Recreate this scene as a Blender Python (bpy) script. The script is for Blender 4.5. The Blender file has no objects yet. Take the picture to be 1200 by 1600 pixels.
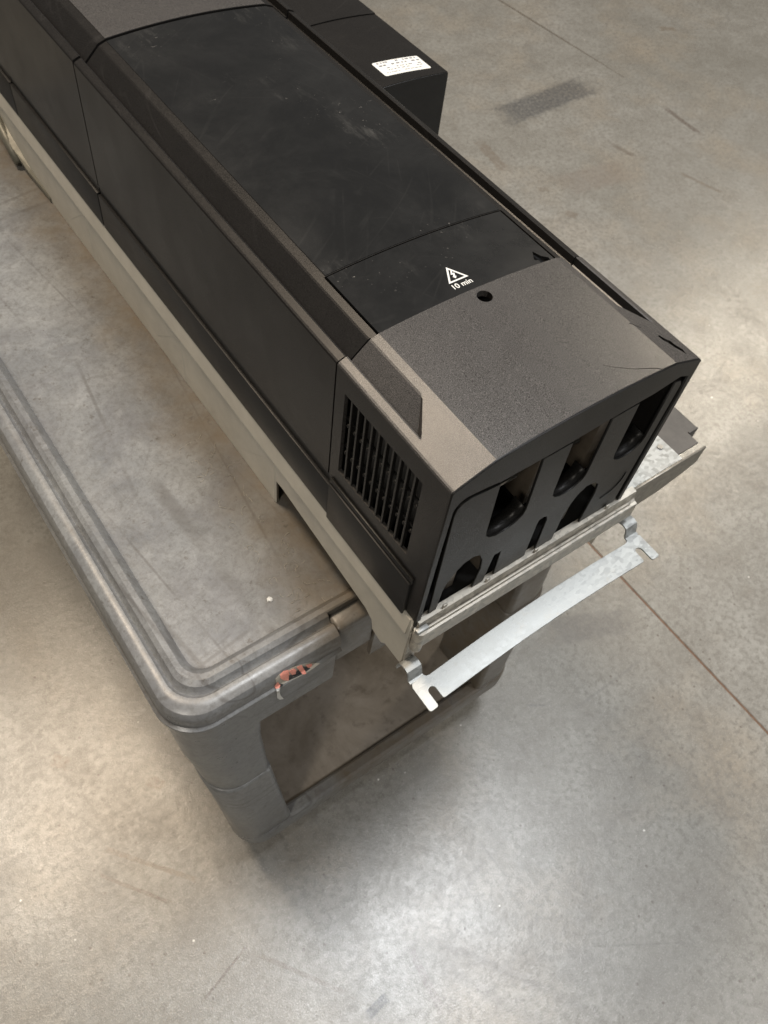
import bpy, bmesh, math, random
from mathutils import Vector, Matrix
from mathutils.bvhtree import BVHTree

random.seed(7)
scn = bpy.context.scene
COL = scn.collection
Z0 = 1.22                      # height of the drive's top edge above the floor

# ------------------------------------------------------------------ camera
RR = ((0.81071828, -0.57675525, 0.10044524),
      (-0.43194452, -0.70510342, -0.56236385),
      (0.39517059, 0.41253188, -0.8207665))      # image right, image down, forward
FPX = 1289.83
CAM = Vector((-0.32964511, -0.26679578, 0.5600159 + Z0))
cd = bpy.data.cameras.new('camera')
cd.sensor_fit = 'VERTICAL'
cd.sensor_height = 24.0
cd.sensor_width = 18.0
cd.lens = FPX / 1600 * 24.0
cd.clip_start = 0.02
cd.clip_end = 200
cam = bpy.data.objects.new('camera', cd)
COL.objects.link(cam)
r_, d_, f_ = (Vector(v) for v in RR)
m = Matrix((r_, -d_, -f_)).transposed().to_4x4()
m.translation = CAM
cam.matrix_world = m
cd.dof.use_dof = True
cd.dof.focus_distance = 0.80
cd.dof.aperture_fstop = 8.0
scn.camera = cam
scn.render.resolution_x, scn.render.resolution_y = 768, 1024

# ------------------------------------------------------------------ light
w = bpy.data.worlds.new('World')
scn.world = w
w.use_nodes = True
bg = w.node_tree.nodes['Background']
bg.inputs[0].default_value = (0.93, 0.92, 0.90, 1)
bg.inputs[1].default_value = 0.10


def lamp(name, loc, power, col, sx, sy):
    l = bpy.data.lights.new(name, 'AREA')
    l.shape = 'RECTANGLE'
    l.size, l.size_y = sx, sy
    l.energy = power
    l.color = col
    o = bpy.data.objects.new(name, l)
    COL.objects.link(o)
    o.location = loc
    return o


lamp('high_bay_or_fill_lamp', (-0.75, 2.65, 6.0), 260, (1.0, 0.82, 0.62), 1.1, 1.1)
lamp('high_bay_or_fill_lamp', (1.15, 0.05, 6.0), 250, (0.96, 0.98, 1.0), 1.3, 1.3)
lamp('high_bay_or_fill_lamp', (8.2, 2.9, 6.0), 270, (1.0, 0.87, 0.68), 0.9, 0.9)
lamp('high_bay_or_fill_lamp', (-4.4, -2.4, 6.0), 210, (1.0, 0.92, 0.80), 0.8, 0.9)  # added fill, unseen: brightens the left-facing walls
lamp('high_bay_or_fill_lamp', (3.6, -3.6, 6.0), 140, (0.98, 0.98, 1.0), 0.8, 0.9)  # added fill, unseen: brightens front faces and the lower shelf

scn.view_settings.view_transform = 'Standard'
scn.view_settings.look = 'None'
scn.view_settings.exposure = 0.0
scn.view_settings.gamma = 1.0
scn.view_settings.use_curve_mapping = False


# ------------------------------------------------------------------ pixels to places
def ray(px, py):
    return (r_ * ((px - 600) / FPX) + d_ * ((py - 800) / FPX) + f_)


def on_z(px, py, z):
    d = ray(px, py)
    return CAM + d * ((z - CAM.z) / d.z)


# ------------------------------------------------------------------ materials
class NT:
    def __init__(s, name):
        s.m = bpy.data.materials.new(name)
        s.m.use_nodes = True
        s.t = s.m.node_tree
        s.b = s.t.nodes['Principled BSDF']
        s.co = s.n('ShaderNodeTexCoord').outputs['Object']

    def n(s, typ, **kw):
        nd = s.t.nodes.new(typ)
        for k, v in kw.items():
            setattr(nd, k, v)
        return nd

    def link(s, a, b):
        s.t.links.new(a, b)

    def put(s, sock, v):
        if hasattr(v, 'is_linked') or isinstance(v, bpy.types.NodeSocket):
            s.link(v, sock)
        else:
            sock.default_value = v

    def noise(s, scale, detail=4, rough=0.6, vec=None, dist=0.0):
        nd = s.n('ShaderNodeTexNoise')
        nd.inputs['Scale'].default_value = scale
        nd.inputs['Detail'].default_value = detail
        nd.inputs['Roughness'].default_value = rough
        nd.inputs['Distortion'].default_value = dist
        s.link(vec if vec is not None else s.co, nd.inputs['Vector'])
        return nd.outputs['Fac']

    def mapping(s, scale=(1, 1, 1), rot=(0, 0, 0), loc=(0, 0, 0), vec=None, typ='POINT'):
        nd = s.n('ShaderNodeMapping', vector_type=typ)
        nd.inputs['Scale'].default_value = scale
        nd.inputs['Rotation'].default_value = rot
        nd.inputs['Location'].default_value = loc
        s.link(vec if vec is not None else s.co, nd.inputs['Vector'])
        return nd.outputs['Vector']

    def rng(s, v, a, b, c=0.0, d=1.0, smooth=False):
        nd = s.n('ShaderNodeMapRange')
        if smooth:
            nd.interpolation_type = 'SMOOTHSTEP'
        s.link(v, nd.inputs[0])
        for i, x in enumerate((a, b, c, d)):
            nd.inputs[i + 1].default_value = x
        return nd.outputs[0]

    def math(s, op, a, b=0.0):
        nd = s.n('ShaderNodeMath', operation=op)
        s.put(nd.inputs[0], a)
        s.put(nd.inputs[1], b)
        return nd.outputs[0]

    def mix(s, fac, a, b):
        nd = s.n('ShaderNodeMix', data_type='RGBA')
        s.put(nd.inputs[0], fac)
        s.put(nd.inputs[6], a if not isinstance(a, tuple) else (*a, 1))
        s.put(nd.inputs[7], b if not isinstance(b, tuple) else (*b, 1))
        return nd.outputs[2]

    def bump(s, h, strength, dist):
        nd = s.n('ShaderNodeBump')
        nd.inputs['Strength'].default_value = strength
        nd.inputs['Distance'].default_value = dist
        s.link(h, nd.inputs['Height'])
        s.link(nd.outputs[0], s.b.inputs['Normal'])

    def scratches(s, scale, stretch, angs, lo, hi, axis=2, dist=0.6):
        """hair-thin lines: the level set of a stretched noise, broken up by a second noise"""
        out = None
        for i, a in enumerate(angs):
            rot = [0, 0, 0]
            rot[axis] = a
            v = s.mapping((1 / stretch, 1, 1), tuple(rot), (i * 3.1, i * 1.7, 0), None, 'TEXTURE')
            e = s.math('ABSOLUTE', s.math('SUBTRACT', s.noise(scale, 1, 0.4, v, dist), 0.5))
            n = s.math('MULTIPLY', s.rng(e, hi, lo), s.rng(s.noise(scale * 0.4, 3, 0.6, s.mapping(loc=(i * 2.3, 4, i))), 0.52, 0.62))
            out = n if out is None else s.math('MAXIMUM', out, n)
        return out

    def set(s, col=None, rough=None, metal=None, spec=None):
        if col is not None:
            s.put(s.b.inputs['Base Color'], col if not isinstance(col, tuple) else (*col, 1))
        if rough is not None:
            s.put(s.b.inputs['Roughness'], rough)
        if metal is not None:
            s.put(s.b.inputs['Metallic'], metal)
        if spec is not None:
            s.put(s.b.inputs['Specular IOR Level'], spec)
        return s.m


def m_concrete():
    s = NT('polished_concrete')
    big = s.noise(1.3, 6, 0.62)
    mid = s.noise(7, 8, 0.72)
    fine = s.noise(70, 5, 0.7)
    grit = s.noise(330, 3, 0.7)
    c = s.mix(s.rng(big, 0.35, 0.65), (0.222, 0.218, 0.198), (0.292, 0.288, 0.268))
    c = s.mix(s.rng(mid, 0.40, 0.68, 0, 0.75), c, (0.160, 0.151, 0.134))
    c = s.mix(s.rng(s.noise(3.3, 5, 0.6, s.mapping(loc=(5, 2, 1))), 0.5, 0.75, 0, 0.55), c, (0.29, 0.245, 0.185))
    c = s.mix(s.rng(fine, 0.46, 0.66, 0, 0.75), c, (0.13, 0.122, 0.107))
    c = s.mix(s.rng(grit, 0.55, 0.68, 0, 0.6), c, (0.42, 0.405, 0.375))
    # dirty pits and blots
    pit = s.math('MULTIPLY', s.rng(s.noise(34, 6, 0.8, s.mapping(loc=(9, 4, 0))), 0.61, 0.70), s.rng(s.noise(4, 3, 0.5), 0.42, 0.62))
    c = s.mix(s.math('MULTIPLY', pit, 0.75), c, (0.10, 0.085, 0.07))
    c = s.mix(s.rng(s.noise(19, 8, 0.8, s.mapping(loc=(6, 1, 3))), 0.50, 0.66, 0, 0.45), c, (0.15, 0.138, 0.12))
    vp = s.n('ShaderNodeTexVoronoi')
    vp.inputs['Scale'].default_value = 46
    s.link(s.mapping(loc=(0.3, 0.7, 0)), vp.inputs['Vector'])
    sp2 = s.n('ShaderNodeSeparateColor')
    s.link(vp.outputs['Color'], sp2.inputs[0])
    dk2 = s.math('MULTIPLY', s.rng(s.math('ADD', vp.outputs['Distance'], s.math('MULTIPLY', fine, 0.35)), 0.34, 0.24), s.rng(sp2.outputs[0], 0.70, 0.72))
    c = s.mix(s.math('MULTIPLY', dk2, 0.8), c, (0.11, 0.095, 0.08))
    # faint long scuffs
    sc = s.scratches(5, 0.15, (0.3, 1.2, 2.2), 0.004, 0.012)
    c = s.mix(s.math('MULTIPLY', s.math('MULTIPLY', sc, s.rng(big, 0.45, 0.6)), 0.30), c, (0.13, 0.12, 0.11))
    # marks with a shape of their own: (px, py of the two ends, half width m, darkness, colour)
    wob = s.math('SUBTRACT', s.noise(38, 4, 0.7), 0.5)
    wob2 = s.noise(90, 4, 0.7, s.mapping(loc=(2, 7, 0)))
    marks = [((797, 178), (908, 136), 0.075, 0.80, (0.085, 0.085, 0.085)),
             ((1038, 168), (1095, 210), 0.014, 0.75, (0.12, 0.10, 0.085)),
             ((1062, 270), (1130, 302), 0.010, 0.55, (0.14, 0.115, 0.09)),
             ((752, 226), (785, 262), 0.028, 0.55, (0.15, 0.125, 0.10)),
             ((960, 228), (988, 242), 0.014, 0.6, (0.13, 0.11, 0.09)),
             ((900, 285), (965, 268), 0.075, 0.32, (0.17, 0.14, 0.12)),
             ((1035, 45), (1050, 45), 0.022, 0.55, (0.15, 0.12, 0.09)),
             ((890, 334), (896, 336), 0.020, 0.5, (0.15, 0.125, 0.10)),
             ((845, 296), (852, 296), 0.016, 0.45, (0.15, 0.125, 0.10)),
             ((882, 985), (968, 972), 0.040, 0.45, (0.13, 0.125, 0.12)),
             ((578, 1584), (600, 1562), 0.010, 0.9, (0.05, 0.05, 0.05)),
             ((316, 1566), (384, 1480), 0.003, 0.75, (0.11, 0.09, 0.075)),
             ((168, 1328), (310, 1376), 0.0055, 0.5, (0.16, 0.12, 0.085)),
             ((150, 1365), (270, 1412), 0.004, 0.6, (0.13, 0.10, 0.08)),
             ((240, 1222), (248, 1226), 0.014, 0.6, (0.16, 0.12, 0.085)),
             ((90, 1190), (98, 1192), 0.016, 0.5, (0.16, 0.12, 0.085)),
             ((895, 1110), (1010, 1025), 0.0035, 0.35, (0.15, 0.145, 0.14)),
             ((820, 1102), (858, 1102), 0.0035, 0.5, (0.14, 0.135, 0.13)),
             ((400, 1490), (560, 1560), 0.005, 0.5, (0.14, 0.115, 0.09)),
             ((745, 1310), (795, 1375), 0.0025, 0.45, (0.14, 0.13, 0.12)),
             ((640, 1480), (690, 1580), 0.009, 0.45, (0.15, 0.12, 0.11)),
             ((900, 1480), (1070, 1473), 0.002, 0.35, (0.14, 0.13, 0.12))]
    for (a, b, hw, dk, colr) in marks:
        A, B = on_z(*a, 0), on_z(*b, 0)
        mid_, dv = (A + B) / 2, (B - A)
        ang, hl = math.atan2(dv.y, dv.x), dv.length / 2
        v = s.mapping((1 / (hl + hw), 1 / hw, 0), (0, 0, ang), (mid_.x, mid_.y, 0), None, 'TEXTURE')
        # TEXTURE mapping divides by scale: hand it the half sizes
        nd = v.node
        nd.inputs['Scale'].default_value = (hl + hw, hw, 1.0)
        sp = s.n('ShaderNodeSeparateXYZ')
        s.link(v, sp.inputs[0])
        d = s.math('MAXIMUM', s.math('ABSOLUTE', sp.outputs[0]), s.math('ABSOLUTE', sp.outputs[1]))
        d = s.math('ADD', d, s.math('MULTIPLY', wob, 1.3 if hw < 0.05 else 0.7))
        msk = s.math('MULTIPLY', s.rng(d, 1.05, 0.6, 0, 1, True), s.rng(wob2, 0.35, 0.58, 0.35, 1.0))
        c = s.mix(s.math('MULTIPLY', msk, min(0.95, dk * 1.25)), c, colr)
    # tiny pale specks
    vo = s.n('ShaderNodeTexVoronoi')
    vo.inputs['Scale'].default_value = 17
    s.link(s.co, vo.inputs['Vector'])
    sx = s.n('ShaderNodeSeparateColor')
    s.link(vo.outputs['Color'], sx.inputs[0])
    spk = s.math('MULTIPLY', s.rng(vo.outputs['Distance'], 0.045, 0.030), s.rng(sx.outputs[0], 0.72, 0.73))
    c = s.mix(s.math('MULTIPLY', spk, 0.8), c, (0.75, 0.74, 0.70))
    r = s.math('ADD', s.rng(mid, 0.3, 0.7, 0.18, 0.29), s.rng(fine, 0.3, 0.7, -0.03, 0.06))
    h = s.math('ADD', s.math('MULTIPLY', grit, 0.6), s.math('MULTIPLY', fine, 0.35))
    s.bump(h, 0.42, 0.0015)
    return s.set(c, r, 0, 0.6)


def m_cart():
    s = NT('worn_grey_foam_plastic')
    big = s.noise(6, 6, 0.65, None, 0.4)
    mid = s.noise(26, 6, 0.7)
    fine = s.noise(240, 4, 0.7)
    c = s.mix(s.rng(big, 0.35, 0.66), (0.158, 0.162, 0.165), (0.218, 0.220, 0.214))
    c = s.mix(s.rng(s.noise(9, 6, 0.7, s.mapping(loc=(3, 1, 7)), 0.8), 0.46, 0.68, 0, 0.35), c, (0.115, 0.108, 0.118))
    c = s.mix(s.rng(mid, 0.50, 0.72, 0, 0.40), c, (0.30, 0.305, 0.30))
    c = s.mix(s.rng(s.noise(130, 6, 0.8), 0.45, 0.66, 0, 0.65), c, (0.105, 0.102, 0.096))
    scd = s.scratches(60, 0.05, (0.2, 0.9, 1.7, 2.5), 0.006, 0.026, 2, 0.4)
    c = s.mix(s.math('MULTIPLY', scd, 0.22), c, (0.085, 0.08, 0.075))
    scl = s.scratches(70, 0.05, (0.5, 1.3, 2.1), 0.006, 0.022, 2, 0.15)
    c = s.mix(s.math('MULTIPLY', scl, 0.07), c, (0.42, 0.42, 0.40))
    drag = s.scratches(9, 0.03, (1.45, 0.15, 1.7), 0.004, 0.012, 2, 0.2)
    c = s.mix(s.math('MULTIPLY', drag, 0.55), c, (0.09, 0.085, 0.08))
    hair = s.scratches(55, 0.5, (0.4, 2.0), 0.004, 0.016, 2, 1.8)
    c = s.mix(s.math('MULTIPLY', hair, 0.36), c, (0.08, 0.075, 0.07))
    # brown grime: a band alongside the drive where dirt gathers, ragged
    geo = s.n('ShaderNodeSeparateXYZ')
    s.link(s.co, geo.inputs[0])
    edge = s.math('ADD', geo.outputs[0], s.math('MULTIPLY', s.math('SUBTRACT', s.noise(11, 6, 0.72), 0.5), 0.20))
    gr = s.rng(edge, -0.115, -0.025, 0, 1)
    gr = s.math('MULTIPLY', gr, s.rng(mid, 0.30, 0.62, 0.35, 0.95))
    c = s.mix(gr, c, (0.125, 0.100, 0.070))
    spt = s.rng(s.noise(60, 5, 0.8, s.mapping(loc=(1, 8, 2))), 0.60, 0.70)
    c = s.mix(s.math('MULTIPLY', spt, 0.8), c, (0.07, 0.06, 0.05))
    r = s.math('ADD', s.rng(big, 0.3, 0.7, 0.26, 0.38), s.rng(mid, 0.3, 0.7, -0.04, 0.10))
    s.bump(s.math('ADD', s.math('MULTIPLY', fine, 0.5), mid), 0.25, 0.0012)
    return s.set(c, r, 0, 0.5)


def m_cart_shelf():
    s = NT('grimy_brown_grey_plastic')
    big = s.noise(7, 6, 0.7, None, 0.5)
    mid = s.noise(30, 6, 0.7)
    c = s.mix(s.rng(big, 0.38, 0.62), (0.185, 0.160, 0.130), (0.275, 0.245, 0.210))
    c = s.mix(s.rng(mid, 0.55, 0.72, 0, 0.6), c, (0.065, 0.05, 0.038))
    c = s.mix(s.rng(s.noise(45, 4, 0.7, s.mapping(loc=(4, 4, 4))), 0.68, 0.74, 0, 0.7), c, (0.40, 0.36, 0.28))
    s.bump(mid, 0.3, 0.002)
    return s.set(c, s.rng(big, 0.3, 0.7, 0.40, 0.6), 0, 0.4)


def m_plastic(name, base=(0.034, 0.032, 0.031), fleck=(0.26, 0.24, 0.22), amt=0.46, rough=0.30, scale=1700, bump=0.28, dust=0.06, spec=0.5):
    s = NT(name)
    gr = s.noise(scale, 2, 0.6)
    big = s.noise(9, 5, 0.6)
    c = s.mix(s.rng(gr, 0.50, 0.75, 0, amt), base, fleck)
    dd = s.math('MULTIPLY', s.rng(s.noise(16, 6, 0.75, s.mapping(loc=(2, 5, 1))), 0.48, 0.80, 0, 1), dust)
    c = s.mix(dd, c, (0.13, 0.12, 0.105))
    sc = s.scratches(24, 0.1, (0.5, 1.35), 0.003, 0.010, 2, 0.0)
    c = s.mix(s.math('MULTIPLY', sc, 0.025), c, (0.22, 0.21, 0.20))
    r = s.math('ADD', s.rng(big, 0.3, 0.7, rough - 0.04, rough + 0.06), s.rng(gr, 0.35, 0.65, -0.10, 0.13))
    s.bump(gr, bump, 0.0004)
    s.link(s.rng(gr, 0.36, 0.64, *((0.24, 0.78) if amt > 0.4 else (spec * 0.7, spec * 1.3))), s.b.inputs['Specular IOR Level'])
    return s.set(c, r, 0)


def m_smooth_top():
    s = NT('scuffed_black_cover')
    big = s.noise(7, 6, 0.68, None, 0.3)
    c = s.mix(s.rng(big, 0.40, 0.72, 0, 0.55), (0.0095, 0.0097, 0.0098), (0.022, 0.022, 0.0215))
    sc = s.scratches(30, 0.08, (0.55, 1.0, 2.0, 2.7), 0.004, 0.016, 2, 0.0)
    c = s.mix(s.math('MULTIPLY', sc, 0.012), c, (0.30, 0.29, 0.27))
    patch = s.rng(s.noise(5.5, 4, 0.6, s.mapping(loc=(3.3, 1.2, 0))), 0.52, 0.66)
    sp = s.math('MULTIPLY', s.rng(s.noise(190, 3, 0.7), 0.66, 0.76), patch)
    c = s.mix(s.math('MULTIPLY', sp, 0.45), c, (0.36, 0.34, 0.31))
    sm = s.math('MULTIPLY', s.rng(s.noise(26, 5, 0.75, s.mapping((1, 0.3, 1), (0, 0, 0.5))), 0.54, 0.74), patch)
    c = s.mix(s.math('MULTIPLY', sm, 0.16), c, (0.28, 0.27, 0.25))
    s.bump(s.noise(1100, 2, 0.6), 0.22, 0.0003)
    return s.set(c, s.rng(big, 0.3, 0.7, 0.20, 0.33), 0, 0.5)


def m_zinc(name='galvanised_steel', base=(0.46, 0.472, 0.462)):
    s = NT(name)
    v = s.n('ShaderNodeTexVoronoi')
    v.inputs['Scale'].default_value = 150
    s.link(s.mapping((1, 1.6, 1), (0, 0, 0.6)), v.inputs['Vector'])
    sx = s.n('ShaderNodeSeparateColor')
    s.link(v.outputs['Color'], sx.inputs[0])
    n = s.noise(60, 5, 0.7)
    f = s.math('ADD', s.math('MULTIPLY', sx.outputs[0], 0.5), s.math('MULTIPLY', n, 0.5))
    c = s.mix(s.rng(f, 0.25, 0.75), tuple(a * 0.60 for a in base), base)
    c = s.mix(s.rng(s.noise(24, 5, 0.75, s.mapping(loc=(4, 2, 0))), 0.60, 0.78, 0, 0.4), c, (0.36, 0.31, 0.24))
    s.bump(n, 0.12, 0.0004)
    return s.set(c, s.rng(f, 0.2, 0.8, 0.42, 0.62), 0.6)


def m_simple(name, col, rough=0.5, metal=0.0, var=0.25, scale=40, bump=0.0):
    s = NT(name)
    n = s.noise(scale, 5, 0.7)
    c = s.mix(s.rng(n, 0.35, 0.7), col, tuple(a * (1 - var) for a in col))
    if bump:
        s.bump(n, bump, 0.001)
    return s.set(c, s.rng(n, 0.3, 0.7, max(0.05, rough - 0.06), rough + 0.06), metal)


M = dict(
    concrete=m_concrete(), cart=m_cart(), shelf=m_cart_shelf(),
    cover=m_plastic('textured_graphite_plastic'),
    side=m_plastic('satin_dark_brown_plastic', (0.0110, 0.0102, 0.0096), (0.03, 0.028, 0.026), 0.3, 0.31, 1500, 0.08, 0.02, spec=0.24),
    strip=m_plastic('dark_slate_plastic', (0.015, 0.0150, 0.0152), (0.05, 0.048, 0.047), 0.3, 0.42, 1500, 0.10, 0.02, spec=0.24),
    top=m_smooth_top(),
    black=m_plastic('smooth_black_plastic', (0.010, 0.0097, 0.0093), (0.022, 0.022, 0.021), 0.3, 0.36, 900, 0.10, 0.03, spec=0.22),
    inner=m_simple('unlit_black_moulding', (0.012, 0.012, 0.012), 0.45),
    zinc=m_zinc(), chassis=m_simple('warm_grey_painted_steel', (0.55, 0.525, 0.46), 0.42, 0.0, 0.15, 18, 0.05),
    wing_metal=m_zinc('dull_dark_plate', (0.36, 0.34, 0.30)),
    bar=m_zinc('dull_plated_steel', (0.56, 0.53, 0.47)),
    wing=m_simple('dark_grey_sheet', (0.085, 0.08, 0.075), 0.5, 0.1, 0.3, 25),
    white=m_simple('white_ink', (0.66, 0.66, 0.63), 0.5, 0, 0.06, 300),
    ink=m_simple('grey_label_ink', (0.20, 0.20, 0.22), 0.6, 0, 0.3, 400),
    dark_steel=m_simple('dark_greenish_steel', (0.17, 0.165, 0.135), 0.45, 0.2, 0.3, 30),
    orange=m_simple('faded_orange_sticker', (0.85, 0.33, 0.25), 0.5, 0, 0.25, 150),
    paper=m_simple('torn_paper', (0.40, 0.37, 0.31), 0.7, 0, 0.2, 200),
    soot=m_simple('black_sticker_print', (0.02, 0.02, 0.02), 0.5),
    rubber=m_simple('grey_rubber', (0.05, 0.05, 0.05), 0.6),
    steel=m_simple('caster_steel', (0.45, 0.44, 0.42), 0.35, 0.9),
    lug=m_simple('beige_terminal_block', (0.11, 0.092, 0.072), 0.4, 0, 0.3, 60),
    copper=m_simple('tinned_busbar', (0.34, 0.32, 0.29), 0.3, 0.9, 0.2, 40),
    cutline=m_simple('dirty_saw_cut', (0.10, 0.08, 0.06), 0.8, 0, 0.5, 30),
    filler=m_simple('brown_joint_filler', (0.15, 0.085, 0.05), 0.7, 0, 0.4, 60, 0.5),
)


# ------------------------------------------------------------------ builders
def root(name, label, cat, base):
    o = bpy.data.objects.new(name, None)
    o.empty_display_size = 0.1
    COL.objects.link(o)
    o.location = base
    o['label'] = label
    o['category'] = cat
    return o


ORIG = {}


def origin(par):
    o = par
    while o.parent:
        o = o.parent
    return Vector(o.location)


def add_mesh(name, me, mat, par, shade=False, angle=None):
    """me holds coordinates in drive space (z = 0 is the drive's top edge)"""
    o = bpy.data.objects.new(name, me)
    COL.objects.link(o)
    base = origin(par) if par else Vector((0, 0, 0))
    me.transform(Matrix.Translation(Vector((0, 0, Z0)) - base))
    if mat:
        me.materials.clear()
        me.materials.append(mat)
    if par:
        o.parent = par
    if shade:
        for pl in me.polygons:
            pl.use_smooth = True
        if angle:
            bm = bmesh.new()
            bm.from_mesh(me)
            for e in bm.edges:
                if len(e.link_faces) == 2 and e.calc_face_angle(0) > angle:
                    e.smooth = False
            bm.to_mesh(me)
            bm.free()
    return o


def bm_mesh(bm, name='m'):
    bmesh.ops.recalc_face_normals(bm, faces=bm.faces)
    me = bpy.data.meshes.new(name)
    bm.to_mesh(me)
    bm.free()
    return me


def box_me(x0, x1, y0, y1, z0, z1, bev=0.0, seg=2):
    bm = bmesh.new()
    bmesh.ops.create_cube(bm, size=1)
    for v in bm.verts:
        v.co = Vector((x0 + (v.co.x + .5) * (x1 - x0), y0 + (v.co.y + .5) * (y1 - y0), z0 + (v.co.z + .5) * (z1 - z0)))
    if bev:
        bmesh.ops.bevel(bm, geom=list(bm.edges), offset=bev, segments=seg, affect='EDGES', profile=0.5)
    return bm_mesh(bm)


def box(name, a, mat, par, bev=0.001, seg=2):
    return add_mesh(name, box_me(*a, bev, seg), mat, par, bev > 0, 0.6)


def sheet(outer, holes, thick, plane, at, bev=0.0):
    """flat plate with holes; plane 'xz' (thickness towards +y), 'yz' (+x) or 'xy' (+z)"""
    cu = bpy.data.curves.new('c', 'CURVE')
    cu.dimensions = '2D'
    cu.fill_mode = 'BOTH'
    cu.extrude = thick / 2 - bev
    cu.bevel_depth = bev
    cu.bevel_resolution = 1
    cu.offset = -bev
    for loop in [outer] + holes:
        sp = cu.splines.new('POLY')
        sp.points.add(len(loop) - 1)
        for p, q in zip(sp.points, loop):
            p.co = (q[0], q[1], 0, 1)
        sp.use_cyclic_u = True
    ob = bpy.data.objects.new('c', cu)
    COL.objects.link(ob)
    dg = bpy.context.evaluated_depsgraph_get()
    me = bpy.data.meshes.new_from_object(ob.evaluated_get(dg))
    bpy.data.objects.remove(ob)
    bpy.data.curves.remove(cu)
    for v in me.vertices:
        a, b, c = v.co
        c += thick / 2
        v.co = {'xz': (a, at + c, b), 'yz': (at + c, a, b), 'xy': (a, b, at + c)}[plane]
    bm = bmesh.new()
    bm.from_mesh(me)
    bmesh.ops.remove_doubles(bm, verts=bm.verts, dist=1e-6)
    bmesh.ops.recalc_face_normals(bm, faces=bm.faces)
    bm.to_mesh(me)
    bm.free()
    return me


def text_me(txt, size):
    cu = bpy.data.curves.new('t', 'FONT')
    cu.body = txt
    cu.size = size
    cu.extrude = 0.00008
    cu.offset = 0.00012
    cu.align_x = 'CENTER'
    ob = bpy.data.objects.new('t', cu)
    COL.objects.link(ob)
    dg = bpy.context.evaluated_depsgraph_get()
    me = bpy.data.meshes.new_from_object(ob.evaluated_get(dg))
    bpy.data.objects.remove(ob)
    return me


def cut(me, cutters):
    o = bpy.data.objects.new('b', me)
    COL.objects.link(o)
    tmp = []
    for c in cutters:
        k = bpy.data.objects.new('k', c)
        COL.objects.link(k)
        tmp.append(k)
        md = o.modifiers.new('b', 'BOOLEAN')
        md.operation = 'DIFFERENCE'
        md.solver = 'EXACT'
        md.object = k
    dg = bpy.context.evaluated_depsgraph_get()
    out = bpy.data.meshes.new_from_object(o.evaluated_get(dg))
    for k in tmp + [o]:
        bpy.data.objects.remove(k)
    return out


def prism_me(pts, z0, z1):
    """closed vertical prism over an xy polygon"""
    bm = bmesh.new()
    lo = [bm.verts.new((x, y, z0)) for x, y in pts]
    hi = [bm.verts.new((x, y, z1)) for x, y in pts]
    n = len(pts)
    bm.faces.new(lo[::-1])
    bm.faces.new(hi)
    for i in range(n):
        bm.faces.new((lo[i], lo[(i + 1) % n], hi[(i + 1) % n], hi[i]))
    return bm_mesh(bm)


def cyl_me(c, r, z0, z1, n=40):
    return prism_me([(c[0] + r * math.cos(2 * math.pi * i / n), c[1] + r * math.sin(2 * math.pi * i / n)) for i in range(n)], z0, z1)


def rrect(x0, x1, y0, y1, r, n=8):
    out = []
    for cx, cy, a in ((x1 - r, y1 - r, 0), (x0 + r, y1 - r, 90), (x0 + r, y0 + r, 180), (x1 - r, y0 + r, 270)):
        for i in range(n + 1):
            t = math.radians(a + 90 * i / n)
            out.append((cx + r * math.cos(t), cy + r * math.sin(t)))
    return out


def loft_loops(loops, cap=True):
    """loops: list of equal-length closed rings of xyz"""
    bm = bmesh.new()
    rings = [[bm.verts.new(p) for p in L] for L in loops]
    n = len(rings[0])
    for a, b in zip(rings, rings[1:]):
        for i in range(n):
            bm.faces.new((a[i], a[(i + 1) % n], b[(i + 1) % n], b[i]))
    if cap:
        bm.faces.new(rings[0][::-1])
        bm.faces.new(rings[-1])
    return bm_mesh(bm)


def tube_me(pts, r, n=8):
    bm = bmesh.new()
    rings = []
    for i, p in enumerate(pts):
        p = Vector(p)
        t = (Vector(pts[min(i + 1, len(pts) - 1)]) - Vector(pts[max(i - 1, 0)])).normalized()
        u = t.orthogonal().normalized() if i == 0 else (u - t * u.dot(t)).normalized()
        v = t.cross(u)
        rings.append([bm.verts.new(p + (u * math.cos(2 * math.pi * k / n) + v * math.sin(2 * math.pi * k / n)) * r) for k in range(n)])
    for a, b in zip(rings, rings[1:]):
        for k in range(n):
            bm.faces.new((a[k], a[(k + 1) % n], b[(k + 1) % n], b[k]))
    bm.faces.new(rings[0][::-1])
    bm.faces.new(rings[-1])
    return bm_mesh(bm)


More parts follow.
